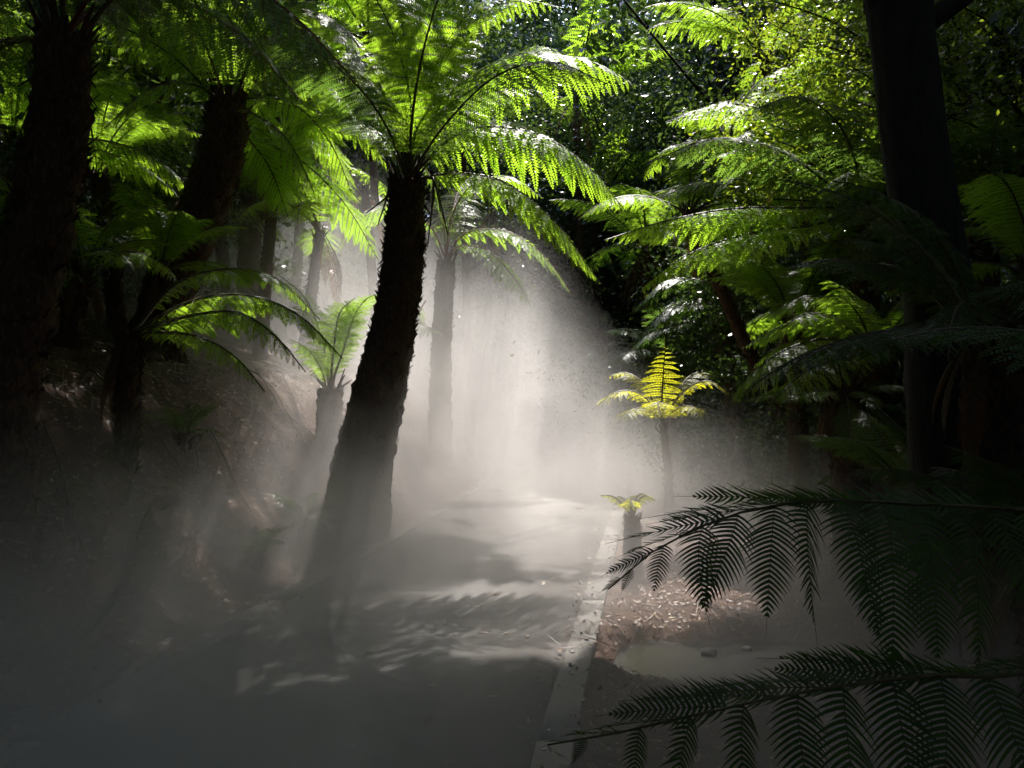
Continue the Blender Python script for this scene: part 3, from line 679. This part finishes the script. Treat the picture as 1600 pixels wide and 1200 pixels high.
# ------------------------------------------------------------------ leafy trees
def leaf_quads(c, size, rg, flat=.5, aspect=.42):
    """diamond leaves at points c, gently folded"""
    n_ = len(c); d = unit(rg.normal(size=(n_, 3)) * [1, 1, .55] + [0, 0, -.35])
    nn = unit(rg.normal(size=(n_, 3)) * [1, 1, flat] + [0, 0, .8]); s = unit(np.cross(d, nn)); nn = np.cross(s, d)
    sz = size * (.6 + .8 * rg.random(n_))[:, None]
    m_ = c + d * sz * .45 - nn * sz * .06
    return np.stack([c, m_ + s * sz * aspect * .5, c + d * sz, m_ - s * sz * aspect * .5], 1).reshape(-1, 3)

def limb(a, p0, p1, r0, r1, rg, n=8, sag=.0):
    t = np.linspace(0, 1, n)[:, None]; L = np.linalg.norm(np.asarray(p1) - p0)
    pts = np.asarray(p0) + (np.asarray(p1) - p0) * t + np.sin(t * math.pi) * rg.normal(0, .06 * L, 3) + np.array([0, 0, -sag]) * np.sin(t * math.pi)
    a.add(*tube(pts, np.linspace(r0, r1, n), 6))
    return pts

SC = np.array([c for c, r in SOFT]); SR = np.array([r for c, r in SOFT])
def shades_soft(p):
    d = SC[None] - p[:, None]; t = d @ S
    return ((np.linalg.norm(d - t[..., None] * S, axis=-1) < SR[None]) & (t < 0)).any(1)
# canopy trees: tall trunks, wide crowns added and shaped to block and pass the sun
TR = [((2.5, 4.6), 'black_trunk'), ((-6.5, 9.5), 0), ((6.5, 11.5), 0), ((-5.5, 17), 0), ((5.5, 19), 0), ((-7.0, 3.0), 0), ((6.5, 3.5), 0), ((-8.5, 24), 0),
      ((2.5, 27), 0), ((9.5, 26), 0), ((-3.5, -4), 0), ((4.0, -5), 0), ((-9, -6), 0), ((9, -7), 0), ((-1.5, 30), 0), ((-12, 36), 0), ((-4, 40), 0), ((5, 39), 0), ((13, 36), 0)]
TX = np.array([t_[0] for t_ in TR], float)
rg = np.random.default_rng(77)
ncl = 1500
cl = np.stack([rg.uniform(-13, 14, ncl), rg.uniform(-12, 35, ncl), 9.5 + 4.5 * rg.random(ncl)], 1)
def shade_over(n_, x0, x1, y0, y1):
    z_ = 9.5 + 4.5 * rg.random(n_); return np.stack([rg.uniform(x0, x1, n_), rg.uniform(y0, y1, n_), np.zeros(n_)], 1) + S[None] / S[2] * z_[:, None]
cl = np.vstack([cl, shade_over(260, -5, 5, -1, 7), shade_over(70, 1.5, 5, 2, 6), shade_over(90, -6, -2.5, 3, 9), np.stack([rg.uniform(-13, 14, 300), rg.uniform(-14, 2, 300), 9.5 + 4.5 * rg.random(300)], 1), np.stack([rg.uniform(-17, 18, 900), rg.uniform(28, 50, 900), 15 + 6 * rg.random(900)], 1)])
own = np.argmin(np.linalg.norm(cl[:, None, :2] - TX[None], axis=-1), axis=1)
labels_t = {0: 'black straight trunk standing right of the pool with a forked limb near its top'}
for k, (xy, _) in enumerate(TR):
    x, y = xy; g0 = gz(x, y)
    c = cl[own == k]
    t = thing('forest_tree', (x, y, g0), labels_t.get(k, 'tall forest tree whose added crown roofs the gully to place sun and shade'), 'tree', None if k == 0 else 'tall trees roofing the gully')
    bpos = np.array([x, y, g0])
    a = Acc()
    if k == 0:
        tpts = [P(1496, 760, 4.6), P(1472, 520, 4.6), P(1445, 330, 4.6), P(1422, 150, 4.6), P(1408, 0, 4.6), P(1400, -220, 4.7), P(1420, -600, 4.8), P(1440, -1100, 5.0)]
        tpts = np.array(tpts); bpos = np.array([tpts[0][0], tpts[0][1], gz(tpts[0][0], tpts[0][1])]); t.location = bpos
        tpts[0][2] = bpos[2] - .2
        rad = np.interp(np.linspace(0, 1, 60), np.linspace(0, 1, 8), [.27, .22, .19, .175, .185, .19, .16, .12])
        tp_ = bez(tpts - bpos, 60)
        a.add(*tube(tp_, rad, 16, rough=.07, seed=4))
        limb(a, P(1440, 40, 4.6) - bpos, P(1560, -60, 4.7) - bpos, .07, .05, rg); limb(a, P(1560, -60, 4.7) - bpos, P(1700, -260, 4.9) - bpos, .05, .03, rg)
        limb(a, P(1385, 20, 4.6) - bpos, P(1330, -90, 4.5) - bpos, .05, .03, rg)
        top = tp_[-1]
    else:
        top = np.array([rg.normal() * .5, rg.normal() * .5, 10.5 - g0 * .5])
        tp_ = bez([[0, 0, -.3], [rg.normal() * .2, rg.normal() * .2, top[2] * .4], top], 30)
        a.add(*tube(tp_, np.linspace(.26, .12, 30), 10, rough=.08, seed=k))
    for c_ in c[::3]:
        j_ = int(np.clip(len(tp_) * (.72 + .28 * rg.random()), 0, len(tp_) - 1))
        if shades_lit(c_[None], .8)[0]: continue
        limb(a, tp_[j_], c_ - bpos, .045, .012, rg)
    obj('trunk', a.mesh('trunk', [M_BARK], smooth=True), t)
    if len(c) == 0: continue
    nl = 125
    pts = (c[:, None] + rg.normal(size=(len(c), nl, 3)) * [.62, .62, .38]).reshape(-1, 3)
    pts = pts[~shades_lit(pts) | (shades_lit(pts, 1.0, 6) & (rg.random(len(pts)) < .03))]
    pts = pts[~(shades_soft(pts) & (rg.random(len(pts)) < .8))]
    V = leaf_quads(pts - bpos, .27, rg, aspect=.55)
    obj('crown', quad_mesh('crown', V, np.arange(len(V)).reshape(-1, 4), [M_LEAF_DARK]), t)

# --- small-leaved tree hanging over from the right
def leafy(name, label, cat, xy, h, clumps, csize, nl, size, mat, seed, group=None, trunk_r=.07):
    rg = np.random.default_rng(seed); x, y = xy; g0 = gz(x, y); b_ = np.array([x, y, g0])
    t = thing(name, b_, label, cat, group); a = Acc()
    tp_ = bez([[0, 0, -.2], [rg.normal() * .15, rg.normal() * .15, h * .5], [rg.normal() * .3, rg.normal() * .3, h]], 20)
    a.add(*tube(tp_, np.linspace(trunk_r, trunk_r * .35, 20), 8, rough=.1, seed=seed))
    clumps = np.asarray(clumps) - b_
    for c_ in clumps:
        j_ = int(np.clip(np.searchsorted(tp_[:, 2], c_[2] - .5), 3, 19)); limb(a, tp_[j_], c_, .02, .005, rg, sag=-.1)
    obj('trunk', a.mesh('trunk', [M_BARK], smooth=True), t)
    pts = (clumps[:, None] + rg.normal(size=(len(clumps), nl, 3)) * csize).reshape(-1, 3)
    V = leaf_quads(pts, size, rg, aspect=.5)
    obj('crown', quad_mesh('crown', V, np.arange(len(V)).reshape(-1, 4), [mat]), t)
    return t
rg = np.random.default_rng(5)
cl2 = [P(px, py, d) for px, py, d in zip(rg.uniform(1190, 1420, 34), rg.uniform(-60, 330, 34), rg.uniform(8, 9.6, 34))]
leafy('small_leaved_tree', 'small-leaved tree hanging yellow-green sprays left of the black trunk', 'tree', (4.6, 9.4), 6.5, cl2, [.33, .33, .30], 300, .052, M_LEAF, 5)
cl2 = [P(px, py, d) for px, py, d in zip(rg.uniform(1470, 1640, 24), rg.uniform(-60, 330, 24), rg.uniform(6.5, 8.5, 24))]
leafy('small_leaved_tree', 'small-leaved tree with dark foliage right of the black trunk', 'tree', (5.2, 7.6), 5.5, cl2, [.33, .33, .30], 300, .052, M_LEAF, 6)

# --- forest trees and shrubs closing the gully behind
CROWN = {}
def crown_var(k, cls):
    if (k, cls) not in CROWN:
        rg = np.random.default_rng(200 + k)
        nlf, lf = ((210, .028), (360, .0165), (560, .0115))[cls]
        n_ = 80; c = np.stack([rg.normal(size=n_) * .30, rg.normal(size=n_) * .30, rg.random(n_)], 1)
        c[:, :2] *= (1.15 - .55 * c[:, 2:3])
        pts = (c[:, None] + rg.normal(size=(n_, nlf, 3)) * [.085, .085, .045]).reshape(-1, 3)
        V = leaf_quads(pts, lf, rg, aspect=.5)
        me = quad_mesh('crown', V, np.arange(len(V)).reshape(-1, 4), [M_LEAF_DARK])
        a = Acc(); rt = np.random.default_rng(300 + k)
        tp_ = bez([[0, 0, -.1], [rt.normal() * .03, rt.normal() * .03, .45], [rt.normal() * .05, rt.normal() * .05, .95]], 16)
        a.add(*tube(tp_, np.linspace(.022, .006, 16), 7, rough=.1, seed=k))
        for c_ in c[::3]: limb(a, tp_[int(np.clip(c_[2] * 14, 2, 15))], c_, .006, .002, rt, 5)
        CROWN[k, cls] = (me, a.mesh('trunk', [M_BARK], smooth=True))
    return CROWN[k, cls]
rg = np.random.default_rng(9)
spots = []
for d, n_, hh in ((20, 9, 6.0), (24, 11, 9.0), (29, 12, 12.0), (35, 12, 14.0)):
    for k in range(n_):
        px = -200 + 2000 * (k + .5 + .3 * rg.normal()) / n_
        x_ = (px - 800) / FPX * d
        if d < 21 and abs(x_ - .3) < 3.8: continue
        spots.append((x_, d + rg.normal() * 1.2 * (d > 21), (3.6 if d < 21 and abs(x_ - .5) < 4.5 else hh) * (.85 + .3 * rg.random())))
for x, y, h in [(-6.5, 12.5, 5), (-8, 8, 5), (-9, 15, 7), (-7, 5, 5), (6.5, 14, 7), (7.5, 9, 6), (8.5, 17, 8), (6.0, 5.5, 5), (6.4, 17.5, 6), (4.5, 9.9, 2.8), (4.3, 13.2, 4.2), (-5.2, 10.5, 2.6), (-5.6, 7.4, 2.4),
                (-9, 0, 8), (9, 0, 8), (-4, -9, 9), (0, -11, 9), (4, -9, 9), (-9, -7, 9), (9, -7, 9), (-11, 5, 9), (11, 6, 9)]:  # unseen trees beside and behind the camera, added for their shade
    spots.append((x, y, h))
for q, (x, y, h) in enumerate(spots):
    ft_, tm = crown_var(q % 3, 0 if h < 5.6 else 1 if h < 9.5 else 2)
    l_ = 'leafy forest tree in the dark thicket closing the gully' if h > 5.5 else 'bushy dark shrub on the gully side behind the ferns'
    t = thing('thicket_tree' if h > 5.5 else 'shrub', (x, y, gz(x, y)), l_, 'tree' if h > 5.5 else 'shrub', 'trees of the thicket' if h > 5.5 else 'shrubs of the gully side')
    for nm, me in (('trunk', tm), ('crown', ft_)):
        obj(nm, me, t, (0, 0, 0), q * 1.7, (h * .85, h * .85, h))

# ------------------------------------------------------------------ litter, stones, fallen fronds
m, n, l, b, out = new_mat('litter')
at_ = n.new('ShaderNodeAttribute'); at_.attribute_name = 'tint'
r_ = ramp(n, [(0, (.04, .022, .014)), (.35, (.11, .055, .034)), (.65, (.21, .115, .075)), (.88, (.30, .20, .13)), (1, (.38, .30, .20))])
l.new(at_.outputs['Fac'], r_.inputs[0]); l.new(r_.outputs[0], b.inputs['Base Color']); b.inputs['Roughness'].default_value = .55
M_LITTER = m
rg = np.random.default_rng(66); n_ = 52000
ly = 2.0 + 15 * rg.random(n_) ** 1.2
sidel = rg.random(n_) < .55
off = np.where(sidel, -(PW + .05 + 4.2 * rg.random(n_) ** 1.1), .1 + 4.0 * rg.random(n_))
eg = rg.random(n_) < .022; off = np.where(eg, np.where(rg.random(n_) < .5, .08 - .30 * rg.random(n_) ** 1.7, -PW - .08 + .38 * rg.random(n_) ** 1.7), off)
lx = path_right(ly) + off; lz = np.where(eg, .006, ground(lx, ly))
keep = ((lx - 1.42) / .8) ** 2 + ((ly - 5.15) / .5) ** 2 > .9
lx, ly, lz = lx[keep], ly[keep], lz[keep]; n_ = len(lx)
e = .04; gxn = -(ground(lx + e, ly) - ground(lx, ly)) / e; gyn = -(ground(lx, ly + e) - ground(lx, ly)) / e; gxn = np.where(lz == .006, 0, gxn); gyn = np.where(lz == .006, 0, gyn)
nn = unit(np.stack([gxn, gyn, np.ones(n_)], 1) + rg.normal(0, .35, (n_, 3)))
ang = rg.random(n_) * 6.28; d = np.stack([np.cos(ang), np.sin(ang), rg.normal(0, .1, n_)], 1); d = unit(d - nn * (d * nn).sum(1, keepdims=True)); s = np.cross(nn, d)
twig = rg.random(n_) < .2
ln = np.where(twig, .10 + .20 * rg.random(n_), .025 + .045 * rg.random(n_)); wd = np.where(twig, .0035, .006 + .009 * rg.random(n_))
c = np.stack([lx, ly, lz + .008 + .012 * rg.random(n_)], 1)
V = np.stack([c - d * ln[:, None] / 2, c + s * wd[:, None] - nn * .004, c + d * ln[:, None] / 2 + nn * .006, c - s * wd[:, None] - nn * .004], 1).reshape(-1, 3)
lit = obj('leaf_litter', quad_mesh('leaf_litter', V, np.arange(len(V)).reshape(-1, 4), [M_LITTER], tint=np.clip(rg.normal(.5, .26, n_), 0, 1)))
tag(lit, 'brown and reddish fallen leaves and twigs carpeting both banks', 'leaf litter', kind='stuff')

# single leaves dropped on the path
rg = np.random.default_rng(71)
for k in range(60):
    y = 3.2 + 8 * rg.random() ** 1.3; x = float(path_right(y)) - .15 - 1.9 * rg.random()
    a_ = rg.random() * 6.28; dd = np.array([math.cos(a_), math.sin(a_), 0]); ss = np.array([-dd[1], dd[0], 0]); L = .05 + .04 * rg.random()
    pts = [(-.5, 0, 0), (-.2, .17, .004), (.2, .15, .008), (.5, 0, .012), (.2, -.15, .008), (-.2, -.17, .004), (-.2, 0, .001), (.2, 0, .003)]
    V = np.array([dd * u * L + ss * v * L + [0, 0, z + .003] for u, v, z in pts])
    o = obj('fallen_leaf', quad_mesh('fallen_leaf', V, [[0, 1, 2, 7], [0, 7, 2, 1], [6, 7, 4, 5], [0, 6, 5, 5]][:1] + [[7, 2, 3, 4], [0, 7, 4, 5]], [M_LITTER], tint=np.full(3, .75 + .2 * rg.random())), None, (x, y, .002))
    tag(o, 'pale dry leaf lying on the dark mesh boardwalk', 'leaf', 'dry leaves on the boardwalk')

# fallen brown fronds on the bank
rg = np.random.default_rng(72)
for k in range(22):
    y = 4.5 + 7 * rg.random(); x = float(path_left(y)) - .5 - 2.3 * rg.random(); a_ = rg.normal(-.3, .9); L = .8 + .6 * rg.random()
    t_ = np.linspace(0, 1, 12); xs = x + np.cos(a_) * L * (t_ - .5); ys_ = y + np.sin(a_) * L * (t_ - .5)
    cv = np.stack([xs, ys_, ground(xs, ys_) + .03 + .05 * np.sin(t_ * 3.1)], 1); b_ = np.array([x, y, gz(x, y)])
    me = frond_mesh('fallen_frond', cv - b_, [M_DEAD, M_RACHIS], pin_len=.17, npair=16, K=6, fill=.6, droop=(.3, .3), seed=k, rach=.006)
    tag(obj('fallen_frond', me, None, b_), 'withered brown fern frond lying on the littered left bank', 'fern frond', 'withered fronds on the bank')
# stones round the pool
m, n, l, b, out = new_mat('wet_stone'); nz = n.new('ShaderNodeTexNoise'); nz.inputs['Scale'].default_value = 14; nz.inputs['Detail'].default_value = 6
r_ = ramp(n, [(.3, (.03, .028, .025)), (.7, (.13, .12, .11))]); l.new(nz.outputs['Fac'], r_.inputs[0]); l.new(r_.outputs[0], b.inputs['Base Color']); b.inputs['Roughness'].default_value = .45
M_STONE = m
for k, (px, py, r_s) in enumerate([(1107, 1018, .045), (1165, 1012, .03)]):
    d = 1.76 * FPX / (py - HOR); c = P(px, py, d); c[2] = -.165 + r_s * .25
    th, ph = np.meshgrid(np.linspace(0, math.pi, 8), np.arange(10) * 2 * math.pi / 10, indexing='ij')
    rr = r_s * (1 + .22 * vnoise(th * 2 + k, np.cos(ph) * 2 + np.sin(ph) * 1.3 + k, k))
    V = np.stack([rr * np.sin(th) * np.cos(ph) * 1.25, rr * np.sin(th) * np.sin(ph), rr * np.cos(th) * .45], -1).reshape(-1, 3)
    Q = [[i_ * 10 + j_, (i_ + 1) * 10 + j_, (i_ + 1) * 10 + (j_ + 1) % 10, i_ * 10 + (j_ + 1) % 10] for i_ in range(7) for j_ in range(10)]
    tag(obj('stone', quad_mesh('stone', V, Q, [M_STONE], smooth=True), None, c), 'dark wet stone poking out of the shallow pool', 'stone', 'stones in the pool')

# ------------------------------------------------------------------ mist
mn = np.array([-7.5, -1.0, -.6]); mxx = np.array([7.5, 22.5, 6.0])
V, Q = box((mn + mxx) / 2, np.eye(3), (mxx - mn) / 2)
m = bpy.data.materials.new('mist'); m.use_nodes = True; n = m.node_tree.nodes; l = m.node_tree.links; n.clear()
out = n.new('ShaderNodeOutputMaterial'); pv = n.new('ShaderNodeVolumePrincipled'); l.new(pv.outputs[0], out.inputs['Volume'])
pv.inputs['Color'].default_value = (.93, .895, .88, 1); pv.inputs['Anisotropy'].default_value = .35
tc = n.new('ShaderNodeTexCoord'); sx = n.new('ShaderNodeSeparateXYZ'); l.new(tc.outputs['Object'], sx.inputs[0])
def mr(src, a, b_, c, d, smooth=True):
    q = n.new('ShaderNodeMapRange'); q.interpolation_type = 'SMOOTHSTEP' if smooth else 'LINEAR'
    l.new(src, q.inputs[0]); q.inputs[1].default_value = a; q.inputs[2].default_value = b_; q.inputs[3].default_value = c; q.inputs[4].default_value = d
    return q.outputs[0]
def mth(op, a, b_=None):
    q = n.new('ShaderNodeMath'); q.operation = op
    for i_, v in ((0, a), (1, b_)):
        if v is None: continue
        if isinstance(v, (int, float)): q.inputs[i_].default_value = v
        else: l.new(v, q.inputs[i_])
    return q.outputs[0]
nz = n.new('ShaderNodeTexNoise'); nz.inputs['Scale'].default_value = .95; nz.inputs['Detail'].default_value = 4; nz.inputs['Roughness'].default_value = .6; nz.inputs['Distortion'].default_value = .6
l.new(tc.outputs['Object'], nz.inputs['Vector'])
ntop = mr(nz.outputs['Fac'], .3, .7, -.3, .3, False)
bank = mth('MULTIPLY', mr(sx.outputs['X'], -4.5, -1.0, 2.2, 0.0, False), mr(sx.outputs['Y'], 8.0, 11.5, .12, 1.0))
tleft = mth('ADD', mr(sx.outputs['Y'], 6.0, 12.5, 1.15, 4.0), bank)
tright = mr(sx.outputs['Y'], 3.0, 16.0, 1.0, 1.6)
wr = mr(sx.outputs['X'], -.1, 2.4, 0.0, 1.0)
topz = mth('ADD', mth('MULTIPLY', tleft, mth('SUBTRACT', 1.0, wr)), mth('MULTIPLY', tright, wr))
rel = mth('ADD', mth('DIVIDE', sx.outputs['Z'], topz), ntop)
fall = mr(rel, .0, 1.2, 1.0, 0.0)
near = mr(sx.outputs['X'], -1.5, .5, .62, .25)
deep = mr(sx.outputs['Y'], 7.5, 12.5, 0.0, 1.0)
deep2 = mr(sx.outputs['Y'], 13.0, 16.5, 0.0, .28)
far = mth('ADD', deep2, mth('ADD', mth('MULTIPLY', near, mth('SUBTRACT', 1.0, deep)), mth('MULTIPLY', deep, .20)))
end = mr(sx.outputs['Y'], 18.0, 22.4, 1.0, 0.0)
xr_ = mr(sx.outputs['X'], 2.2, 5.5, 1.0, .4); xl_ = mr(sx.outputs['X'], -6.5, -4.0, 0.0, 1.0)
topfade = mr(sx.outputs['Z'], 4.6, 5.9, 1.0, 0.0)
dn = mth('MULTIPLY', mth('MULTIPLY', mth('MULTIPLY', fall, far), mth('MULTIPLY', end, xr_)), mth('MULTIPLY', xl_, topfade))
wisp = mr(nz.outputs['Fac'], .36, .64, .3, 1.6)
l.new(mth('MULTIPLY', dn, wisp), pv.inputs['Density'])
me = quad_mesh('haze', V, Q, [m]); hz = obj('haze', me)
tag(hz, 'low bank of pale drifting mist over the boardwalk', 'mist', kind='stuff')
m.cycles.volume_step_rate = .6 if hasattr(m, 'cycles') and hasattr(m.cycles, 'volume_step_rate') else 1
print('objects', len(bpy.data.objects), 'tris', sum(len(me.polygons) * 2 for me in bpy.data.meshes))
